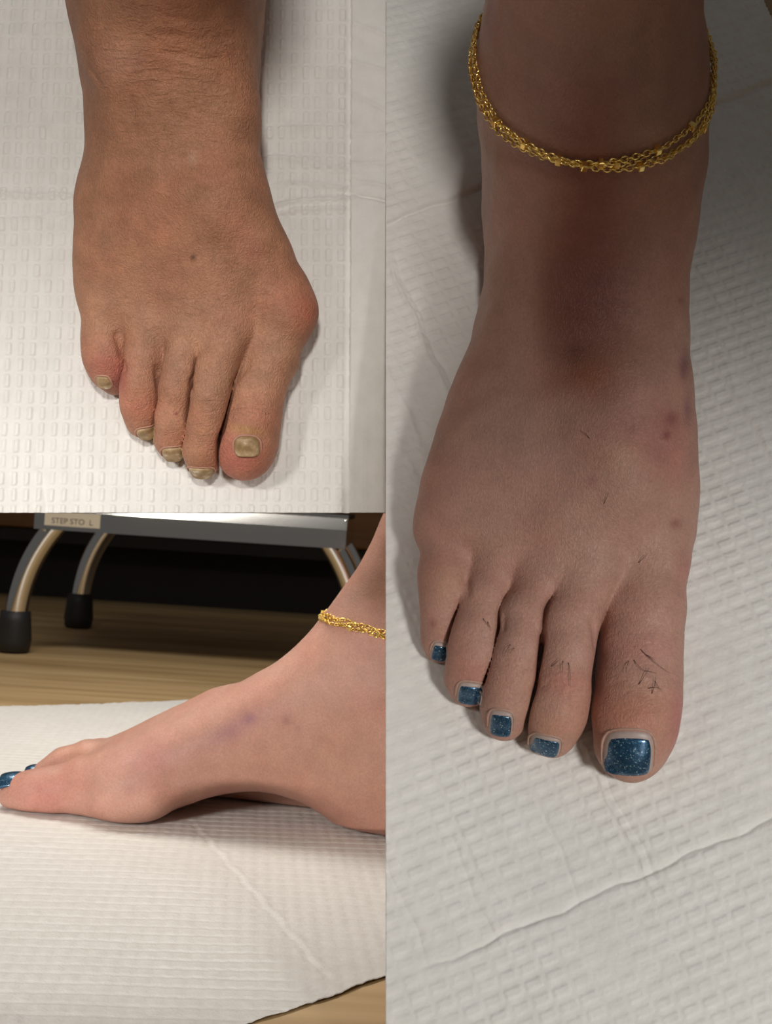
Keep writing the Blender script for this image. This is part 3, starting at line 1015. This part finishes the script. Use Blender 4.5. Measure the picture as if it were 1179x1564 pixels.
ch.append([hd[3], F.C(738, 915, .0175, 33), F.C(729, 965, .0165, 34), F.C(722, 1005, .0140, 35), F.C(715, 1037, .0100, 31), F.C(716, 1053, .0078, 25)])
ch.append([hd[4], F.C(681, 880, .0150, 36), F.C(680, 915, .0135, 34), F.C(678, 950, .0110, 29), F.C(673, 978, .0080, 23), F.C(674, 989, .0065, 20)])
top.toes = ch
for i, (x, y, h) in enumerate(((907, 958, .0155), (826, 980, .0195), (769, 946, .0175), (713, 890, .0125))):
    a, ra = hd[i]; b, rb = hd[i + 1]
    w_, rw = F.C(x, y - 14, h, 13)
    top.webs.append(((a + b) / 2 * np.array([1, 1, .95]), w_, rw * 1.6, rw))
top.swell(F, 980, 690, (.014, .022, .014), .0008, .012)
top.swell(F, 682, 880, (.007, .009, .007), .0006, .006)
gr = []
for pts, rad, dep in (([(712, 884), (714, 905)], .0012, .0014), ([(906, 950), (909, 985)], .0012, .0012), ([(822, 1040), (850, 1052), (890, 1052)], .0006, .0005), ([(824, 1046), (856, 1044), (886, 1060)], .0006, .0004),
                      ([(770, 1010), (795, 1022), (818, 1018)], .0006, .0004), ([(935, 1046), (985, 1042), (1025, 1046)], .0008, .0004), ([(940, 1060), (980, 1058), (1020, 1062)], .0007, .0003),
                      ([(935, 970), (985, 966), (1030, 972)], .0007, .0003), ([(770, 912), (800, 930), (822, 968)], .0007, .0004), ([(845, 890), (880, 925), (904, 950)], .0008, .0004), ([(770, 940), (768, 960)], .0009, .0008), ([(826, 972), (826, 990)], .0009, .0008)):
    gr.append((line(F, top, pts), rad, dep))
top.grooves = gr
root = empty('person_foot', F.mat)
tag(root, 'bare right foot seen from above with ankle painted dark by bruise and shadow and five blue toenails', 'foot', 'bare right feet')
V, Q = polygonise(top, (-.002, -.100, .0), (.118, .160, .255), (.0005, .0010, .0010))
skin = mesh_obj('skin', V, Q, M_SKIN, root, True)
px, py = F.project(V)
BASE_C = np.array([.475, .272, .212])
c = np.tile(BASE_C, (len(V), 1))
for (cc, r, a, colr, wt) in (((900, 330), (90, 260), 0, (.20, .062, .042), .85), ((870, 470), (80, 115), -12, (.155, .045, .028), .8), ((905, 580), (45, 30), 0, (.25, .080, .035), .75), ((880, 540), (22, 20), 0, (.12, .045, .025), .6),  # ankle front: bruise and cast shadow together, put into the skin colour
                             ((900, 110), (230, 170), 0, (.22, .115, .09), .6), ((985, 660), (70, 60), 0, (.48, .22, .18), .6), ((1010, 700), (60, 30), 20, (.44, .19, .17), .5), ((950, 700), (35, 25), 0, (.52, .33, .21), .5),  # first patch: shade of the upper shin painted into the colour
                             ((1025, 640), (12, 12), 0, (.28, .10, .10), .7), ((1018, 665), (7, 7), 0, (.25, .08, .09), .8), ((1045, 560), (8, 22), 0, (.22, .10, .12), .7), ((1050, 625), (6, 25), 0, (.25, .12, .14), .6), ((905, 735), (9, 9), 0, (.33, .12, .12), .6), ((1032, 800), (9, 8), -20, (.28, .10, .09), .7), ((1040, 460), (5, 5), 0, (.25, .1, .09), .6),
                             ((965, 655), (9, 7), 0, (.34, .14, .14), .5), ((920, 668), (8, 5), 0, (.38, .16, .15), .5), ((980, 740), (80, 40), 0, (.45, .25, .19), .4),
                             ((975, 990), (60, 22), 0, (.52, .235, .20), .6), ((975, 1090), (60, 40), 0, (.50, .205, .13), .7), ((1035, 1100), (12, 60), 0, (.46, .16, .16), .6), ((860, 1040), (40, 22), 0, (.49, .20, .15), .65), ((850, 1105), (40, 30), 0, (.48, .23, .15), .6),
                             ((790, 1040), (34, 30), 0, (.48, .24, .17), .5), ((715, 1020), (34, 26), 0, (.47, .22, .17), .5), ((718, 1045), (14, 10), 0, (.36, .14, .13), .5), ((678, 890), (24, 30), 0, (.52, .30, .20), .6), ((661, 953), (6, 8), 0, (.32, .12, .10), .7), ((1050, 870), (16, 30), 0, (.46, .19, .17), .5), ((670, 800), (30, 50), 0, (.48, .235, .19), .5),
                             ((770, 620), (40, 50), 0, (.36, .22, .185), .5), ((780, 420), (36, 180), 12, (.37, .225, .18), .4)):
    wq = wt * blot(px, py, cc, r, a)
    if cc in ((900, 330), (870, 470)): wq = wq * (.35 + .65 / (1 + np.exp(-(px - 815 - .03 * (py - 400)) / 9)))  # crisp left edge for the bruise and its painted shadow
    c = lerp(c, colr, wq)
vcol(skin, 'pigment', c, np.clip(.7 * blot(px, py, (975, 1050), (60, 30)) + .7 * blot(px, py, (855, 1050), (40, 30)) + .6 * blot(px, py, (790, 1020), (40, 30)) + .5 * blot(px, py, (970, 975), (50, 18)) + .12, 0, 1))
nl = []
for (x0, y0, x1, y1, tip, up, sx) in ((927, 1125, 997, 1184, (-.05, -1, -.15), (0, -.38, 1), (1, 0, 0)), (811, 1127, 857, 1156, (-.05, -1, -.5), (.02, -.75, .9), (1, -.12, 0)),
                                      (746, 1090, 784, 1124, (-.05, -1, -.5), (-.08, -.7, .9), (1, -.05, 0)), (697, 1046, 738, 1076, (0, -1, -.5), (-.1, -.75, .9), (1, -.15, 0)),
                                      (658, 985, 686, 1009, (.15, -1, -.5), (-.25, -.75, .9), (1, -.35, 0))):
    cx, cy = (x0 + x1) / 2, (y0 + y1) / 2
    cpt = top.hit(F, cx, cy)
    dpt = F.depth(cx, cy, .01)
    Wn, Ln = (x1 - x0) / 2 * dpt / FPX * (.92 if up[1] < -.5 else 1.0), (y1 - y0) / 2 * dpt / FPX * (1.2 if up[1] < -.5 else 1.04)
    pl = nail(top, root, cpt + np.array([0, Ln * .14, 0]), tip, sx, up, Wn * 1.05, Ln * 1.12, M_PLATE, M_CUTICLE, square=.08, thick=.0005)
    nail(top, pl, cpt, tip, sx, up, Wn, Ln, M_POLISH, M_CUTICLE, name='polish', square=.08, thick=.0008, fold=False)
hair_mesh(top, root, F, [(978, 992, 1022, 1030, .15), (985, 1000, 1000, 1012, -.2), (968, 1008, 985, 1028, .3), (985, 1025, 1002, 1030, .1), (960, 1010, 955, 1030, .2), (975, 1046, 990, 1022, .1), (995, 1060, 1000, 1035, .2), (1000, 1040, 1010, 1058, .3), (990, 1052, 1012, 1055, -.3),
                          (868, 1012, 870, 1050, -.1), (860, 1010, 858, 1030, .2), (842, 1018, 855, 1008, .2), (785, 990, 778, 1000, .1), (780, 985, 772, 998, .2), (745, 950, 750, 965, .1), (738, 945, 748, 960, .2), (922, 770, 928, 755, .1), (900, 670, 885, 660, .2), (975, 860, 985, 850, .2)])


# ------------------------------------------------------------------ chains
def chain(ft, F, root, h_of, th0, th1, offs, link=.0021, wire=.00024, seg=10, beads=()):
    """one strand of round links laid round the leg; h_of(theta) gives its height"""
    n = 700
    th = np.linspace(th0, th1, n)
    hh = np.array([h_of(t) for t in th])
    uc, sc, wu, ws = ft.leg.at(hh)
    dirs = np.stack([np.cos(th), np.sin(th), np.zeros(n)], 1)
    P0 = np.stack([uc, sc, hh], 1) + dirs * .075
    S = ft.march(P0, -dirs, offs, n=50)
    seglen = np.linalg.norm(np.diff(S, axis=0), axis=1); cum = np.concatenate([[0], np.cumsum(seglen)])
    L = cum[-1]; cnt = int(L / (link * .78))
    V = []; Fc = []; fr = []
    for i in range(cnt):
        d = (i + .5) * L / cnt
        p = np.array([np.interp(d, cum, S[:, k]) for k in range(3)])
        p2 = np.array([np.interp(min(d + .0015, L), cum, S[:, k]) for k in range(3)]); p1 = np.array([np.interp(max(d - .0015, 0), cum, S[:, k]) for k in range(3)])
        t = p2 - p1; t /= np.linalg.norm(t)
        q = np.interp(d, cum, th)
        o = np.array([math.cos(q), math.sin(q), 0]); o -= t * (o @ t); o /= np.linalg.norm(o)
        b = np.cross(t, o)
        fr.append((p, t, o, b, q))
        tw = math.radians(35 if i % 2 else -40) + rng.uniform(-.3, .3)
        b2 = b * math.cos(tw) + o * math.sin(tw); n2 = np.cross(t, b2)
        base = len(V)
        ms = 5
        for a in range(seg):
            A = 2 * math.pi * a / seg
            rad = t * math.cos(A) * .55 * link + b2 * math.sin(A) * .42 * link
            er = rad / np.linalg.norm(rad)
            for k in range(ms):
                B = 2 * math.pi * k / ms
                V.append(p + rad + wire * (er * math.cos(B) + n2 * math.sin(B)))
        for a in range(seg):
            for k in range(ms):
                Fc.append((base + a * ms + k, base + ((a + 1) % seg) * ms + k, base + ((a + 1) % seg) * ms + (k + 1) % ms, base + a * ms + (k + 1) % ms))
    s = mesh_obj('chain_strand', V, np.array(Fc), M_GOLD, root, True)
    tag(s, kind='stuff')
    for bt in beads:
        k = int(np.argmin([abs(x[4] - bt) for x in fr]))
        p, t, o, b, q = fr[k]
        bv, bf = box_geo(-.0009, .0009, -.0012, .0012, -.0012, .0012, .0003)
        vv = [p + t * x + o * y + b * z for (x, y, z) in bv]
        mesh_obj('bead', vv, bf, M_GOLD, root, False)


ank = empty('anklet', F_TOP.mat)
tag(ank, 'gold triple chain anklet with square beads lying across the ankle painted dark by bruise and shadow', 'anklet', 'gold anklets')
D2R = math.radians
for k in range(3):
    def hf(t, k=k):
        return .1005 + .0016 * math.sin(3 * t + 2.1 * k) + (k - 1) * .0014 + .004 * math.cos(t + 1.5708) * 0
    bd = {0: (-1.9, -1.45, -.62), 1: (-1.72, -1.28, -2.45), 2: (-1.56, -1.15, -2.2, -.8)}[k]
    chain(top, F_TOP, ank, hf, D2R(-185), D2R(175), .0010 + .0006 * (k == 1), beads=bd)

# ================================================================== foot with blue nails, from its inner side
F = F_SIDE
side = Foot(); side.kmeta = .014; side.kleg = .035; side.ktoe = .008
rows = [  # px, top py, half width, centre u, arch, skew
    (135, 1172, .030, -.012, .000, .1), (165, 1150, .038, -.012, .000, .1), (200, 1130, .042, -.012, .0, .15), (240, 1110, .043, -.011, .003, .2), (290, 1085, .041, -.009, .010, .25), (340, 1060, .038, -.006, .017, .25), (390, 1030, .036, -.003, .020, .2),
    (430, 1006, .034, .0, .020, .15), (470, 975, .033, .002, .017, .1), (520, 935, .033, .003, .011, .05), (580, 920, .033, .004, .005, 0), (640, 935, .033, .004, .001, 0), (700, 960, .031, .004, 0, 0), (740, 1010, .027, .004, 0, 0), (765, 1080, .018, .004, 0, 0)]
st = []
for (x, ty, wd, uc, ar, sk) in rows:
    p = F.P(x, ty, .650)
    H = p[2]
    st.append((p[1], uc, wd, H, min(.030, H * .45), ar, sk))
side.body = Loft(st)
side.leg = LegLoft([(.02, .004, .030, .026, .032), (.05, .005, .026, .031, .037), (.075, .005, .0225, .0345, .0390), (.10, .004, .0225, .032, .0385), (.13, .003, .027, .030, .0375), (.165, .002, .038, .030, .037), (.21, .0, .060, .034, .040), (.26, 0, .080, .038, .044)])
hd = [F.C(190, 1198, .650, 57), F.C(175, 1178, .672, 42), F.C(190, 1172, .690, 38), F.C(205, 1172, .708, 36), F.C(225, 1175, .722, 40)]
ml = [F.C(340, 1130, .655, 56), F.C(345, 1110, .668, 50), F.C(350, 1118, .682, 46), F.C(355, 1135, .696, 44), F.C(370, 1150, .708, 40)]
for (a, ra), (b, rb) in zip(ml, hd): side.meta.append((a, b, ra, rb))
ch = []
ch.append([hd[0], F.C(130, 1202, .648, 43), F.C(82, 1210, .648, 37), F.C(50, 1213, .649, 34), F.C(29, 1214, .650, 30)])
ch.append([hd[1], F.C(132, 1164, .672, 30), F.C(100, 1170, .672, 26), F.C(75, 1186, .672, 24), F.C(62, 1196, .672, 20)])
ch.append([hd[2], F.C(150, 1160, .690, 27), F.C(118, 1166, .690, 25), F.C(98, 1182, .690, 22), F.C(86, 1190, .690, 19)])
ch.append([hd[3], F.C(170, 1165, .707, 25), F.C(142, 1170, .707, 23), F.C(122, 1182, .706, 20), F.C(114, 1187, .706, 17)])
ch.append([hd[4], F.C(195, 1172, .722, 25), F.C(172, 1176, .722, 22), F.C(156, 1184, .721, 18)])
side.toes = ch
side.bumps += [(F.P(200, 1205, .632), (.012, .018, .012), .012), (F.P(195, 1225, .640), (.014, .018, .009), .010)]
side.meta.append((np.array([-.016, .035, .016]), hd[4][0], .015, .012))
side.wob = .00025
root = empty('person_foot', F.mat)
tag(root, 'bare right foot seen from its inner side flat on paper beside the step stool', 'foot', 'bare right feet')
V, Q = polygonise(side, (-.085, -.205, .0), (.060, .130, .235), .0011)
skin = mesh_obj('skin', V, Q, M_SKIN_SIDE, root, True)
px, py = F.project(V)
c = np.tile(np.array([.565, .315, .242]), (len(V), 1))
for (cc, r, a, colr, wt) in (((225, 1160), (50, 30), -20, (.44, .20, .185), .6), ((360, 1110), (45, 14), -30, (.42, .20, .20), .7), ((382, 1098), (10, 8), 0, (.33, .14, .19), .7), ((345, 1122), (22, 10), -20, (.36, .17, .18), .6), ((437, 1100), (6, 8), 0, (.36, .17, .15), .6), ((455, 1112), (5, 5), 0, (.40, .2, .17), .5),
                             ((60, 1215), (50, 30), 0, (.55, .235, .19), .7), ((200, 1195), (40, 26), 0, (.45, .25, .20), .5), ((300, 1150), (60, 30), -20, (.51, .26, .21), .5), ((110, 1150), (40, 14), 0, (.56, .28, .20), .5), ((520, 1150), (70, 70), 0, (.50, .275, .195), .6), ((130, 1200), (14, 10), 0, (.56, .25, .19), .5),
                             ((560, 990), (60, 14), 30, (.52, .27, .22), .5), ((590, 1215), (60, 30), 0, (.50, .26, .18), .5), ((195, 1205), (10, 8), 0, (.42, .20, .17), .5), ((400, 1180), (80, 30), 0, (.49, .25, .18), .4)):
    c = lerp(c, colr, wt * blot(px, py, cc, r, a))
vcol(skin, 'pigment', c)


def side_nail(x, y, d, R, phi, L, bend=.0012):
    """a stiff curved plate on top of the toe, its free edge reaching past the tip"""
    s0 = side.march(np.array([F.P(x, y, d) + UP * .010]), -UP)[0]
    up = np.array([.12, -.06, 1.0]); up /= np.linalg.norm(up)
    wv = np.array([1.0, 0, -.12]); wv /= np.linalg.norm(wv)
    t = np.cross(up, wv); t = t if t[1] < 0 else -t
    nn = 17
    I, J = np.meshgrid(np.linspace(-1, 1, nn), np.linspace(-1, 1, nn))
    ph = I * phi * (1 - .10 * np.clip(-J, 0, 1) ** 3)
    Jl = J * L * (1 - .12 * np.abs(I) ** 3)
    def srf(off):
        Rr = R + off
        return (s0 + t * Jl[..., None] + wv * (Rr * np.sin(ph))[..., None] + up * (Rr * np.cos(ph) - R - bend * J ** 2 - .0006 * np.clip(-J, 0, 1) ** 4)[..., None]).reshape(-1, 3)
    a = srf(.0010); b = srf(.0002)
    idx = np.arange(nn * nn).reshape(nn, nn)
    f = np.stack([idx[:-1, :-1], idx[:-1, 1:], idx[1:, 1:], idx[1:, :-1]], -1).reshape(-1, 4)
    ring = np.concatenate([idx[0, :-1], idx[:-1, -1], idx[-1, :0:-1], idx[:0:-1, 0]])
    nb = len(a); k2 = np.roll(ring, -1)
    f2 = np.stack([k2, ring, nb + ring, nb + k2], 1)
    nm = np.cross(a[1] - a[0], a[nn] - a[0])
    if nm @ up < 0: f = f[:, ::-1]; f2 = f2[:, ::-1]
    mesh_obj('toenail', np.concatenate([a, b]), np.concatenate([f, f[:, ::-1] + nb, f2]), M_POLISH, root, True)
    path = [a[i] - up * .0009 for i in idx[0, :]]
    v, ff = tube_geo(path, [.0007] * nn, 8)
    mesh_obj('nail_fold', v, ff, M_CUTICLE, root, True)


side_nail(23, 1183, .650, .0098, .95, .0068)
side_nail(52, 1178, .672, .0066, .9, .0042)
side_nail(80, 1178, .690, .0060, .9, .0038)
side_nail(108, 1180, .706, .0056, .9, .0036)
side_nail(152, 1180, .721, .0050, .9, .0032)
ank = empty('anklet', F_SIDE.mat)
tag(ank, 'twisted gold chain anklet on the foot seen from its inner side', 'anklet', 'gold anklets')
for k in range(3):
    def hf(t, k=k):
        return .096 + .0015 * math.sin(9 * t + 2.1 * k) - .011 * math.sin(t)
    chain(side, F_SIDE, ank, hf, D2R(-200), D2R(160), .0010 + .0005 * math.sin(k * 2), beads=((-.9, -.3, .4), (-.6, .1), (-1.2, -.1, .7))[k])

# ================================================================== step stool
SY0, SY1 = 1.25, 1.56
zb, zt = .122, .150
stool = empty('step_stool', Matrix.Translation((0, 0, 0)))
tag(stool, 'chrome step stool with bent tube legs and black rubber feet on the wooden floor', 'stool')


def at_depth(px, py, d):
    return CAM + (AX_F + AX_R * (px - CX) / FPX - AX_U * (py - CY) / FPX) * d


xl = at_depth(52, 800, SY0)[0]; xr = at_depth(529, 815, SY0)[0]
pr = [(SY0, zb), (SY0, zt - .010), (SY0 + .0045, zt + .001), (SY0 + .0075, zt + .001), (SY0 + .003, zt - .010), (SY0 + .003, zb)]
v = [(x, y, z) for x in (xl, xr) for y, z in pr]
f = [(5, 4, 3, 2, 1, 0), (6, 7, 8, 9, 10, 11)] + [(i, (i + 1) % 6, 6 + (i + 1) % 6, 6 + i) for i in range(6)]
mesh_obj('apron', v, f, M_CHROME, stool)
v, f = box_geo(xl, xr, SY1 - .003, SY1, zb, zt, .0012); mesh_obj('apron', v, f, M_CHROME, stool)
v, f = box_geo(xl, xl + .003, SY0 + .003, SY1 - .003, zb, zt, .0012); mesh_obj('apron', v, f, M_CHROME, stool)
v, f = box_geo(xr - .003, xr, SY0 + .003, SY1 - .003, zb, zt, .0012); mesh_obj('apron', v, f, M_CHROME, stool)
v, f = tube_geo([(xl - .001, SY0 + .008, zt + .002), (xr + .001, SY0 + .008, zt + .002)], .0030, 20); mesh_obj('rim', v, f, M_CHROME, stool, True)
v, f = box_geo(xl, xr, SY0 + .0115, SY1, zt, zt + .005, .001); mesh_obj('top_plate', v, f, M_RUBBER, stool)
# legs: bent tubes splaying outwards
for side_x, x0, sg in ((0, xl, -1), (1, xr, 1)):
    for y in (SY0 + .022, SY1 - .02):
        xt = x0 - sg * .022; xb = x0 + sg * .018
        pts = []
        for i in range(25):
            q = i / 24
            zz = (zb + .012) * (1 - q) + .012 * q
            xx = xt + (xb - xt) * (1 - (1 - q) ** 2.6)
            pts.append((xx, y, zz))
        v, f = tube_geo(pts, .0105, 20)
        lg = mesh_obj('leg', v, f, M_CHROME, stool, True)
        dx = (pts[-1][0] - pts[-3][0]) / (pts[-1][2] - pts[-3][2])
        prof = [(.0, .0125), (.002, .0155), (.012, .0168), (.03, .0152), (.040, .0142), (.0405, .0108)]
        v, f = tube_geo([(xb + dx * (z - .012), y, z + .0002) for z, r in prof], [r for z, r in prof], 24)
        mesh_obj('rubber_foot', v, f, M_RUBBER, stool, True)
# sticker on the apron
a = at_depth(68, 797, SY0); b = at_depth(153, 798, SY0)
v, f = box_geo(a[0], b[0], SY0 - .0004, SY0 - .0001, zb + .004, zt - .0105, .0001)
stk = mesh_obj('sticker', v, f, M_STICKER, stool)
fc = bpy.data.curves.new('lettering', 'FONT'); fc.body = 'STEP STO  L'; fc.size = .0075; fc.align_x = 'CENTER'
fo = bpy.data.objects.new('lettering', fc); COL.objects.link(fo)
dg = bpy.context.evaluated_depsgraph_get(); dg.update()
me = bpy.data.meshes.new_from_object(fo.evaluated_get(dg)); bpy.data.objects.remove(fo)
lt = bpy.data.objects.new('lettering', me); COL.objects.link(lt); lt.parent = stk
me.materials.append(M_INK)
lt.location = ((a[0] + b[0]) / 2, SY0 - .0006, zb + .0065); lt.rotation_euler = (math.pi / 2, 0, 0)
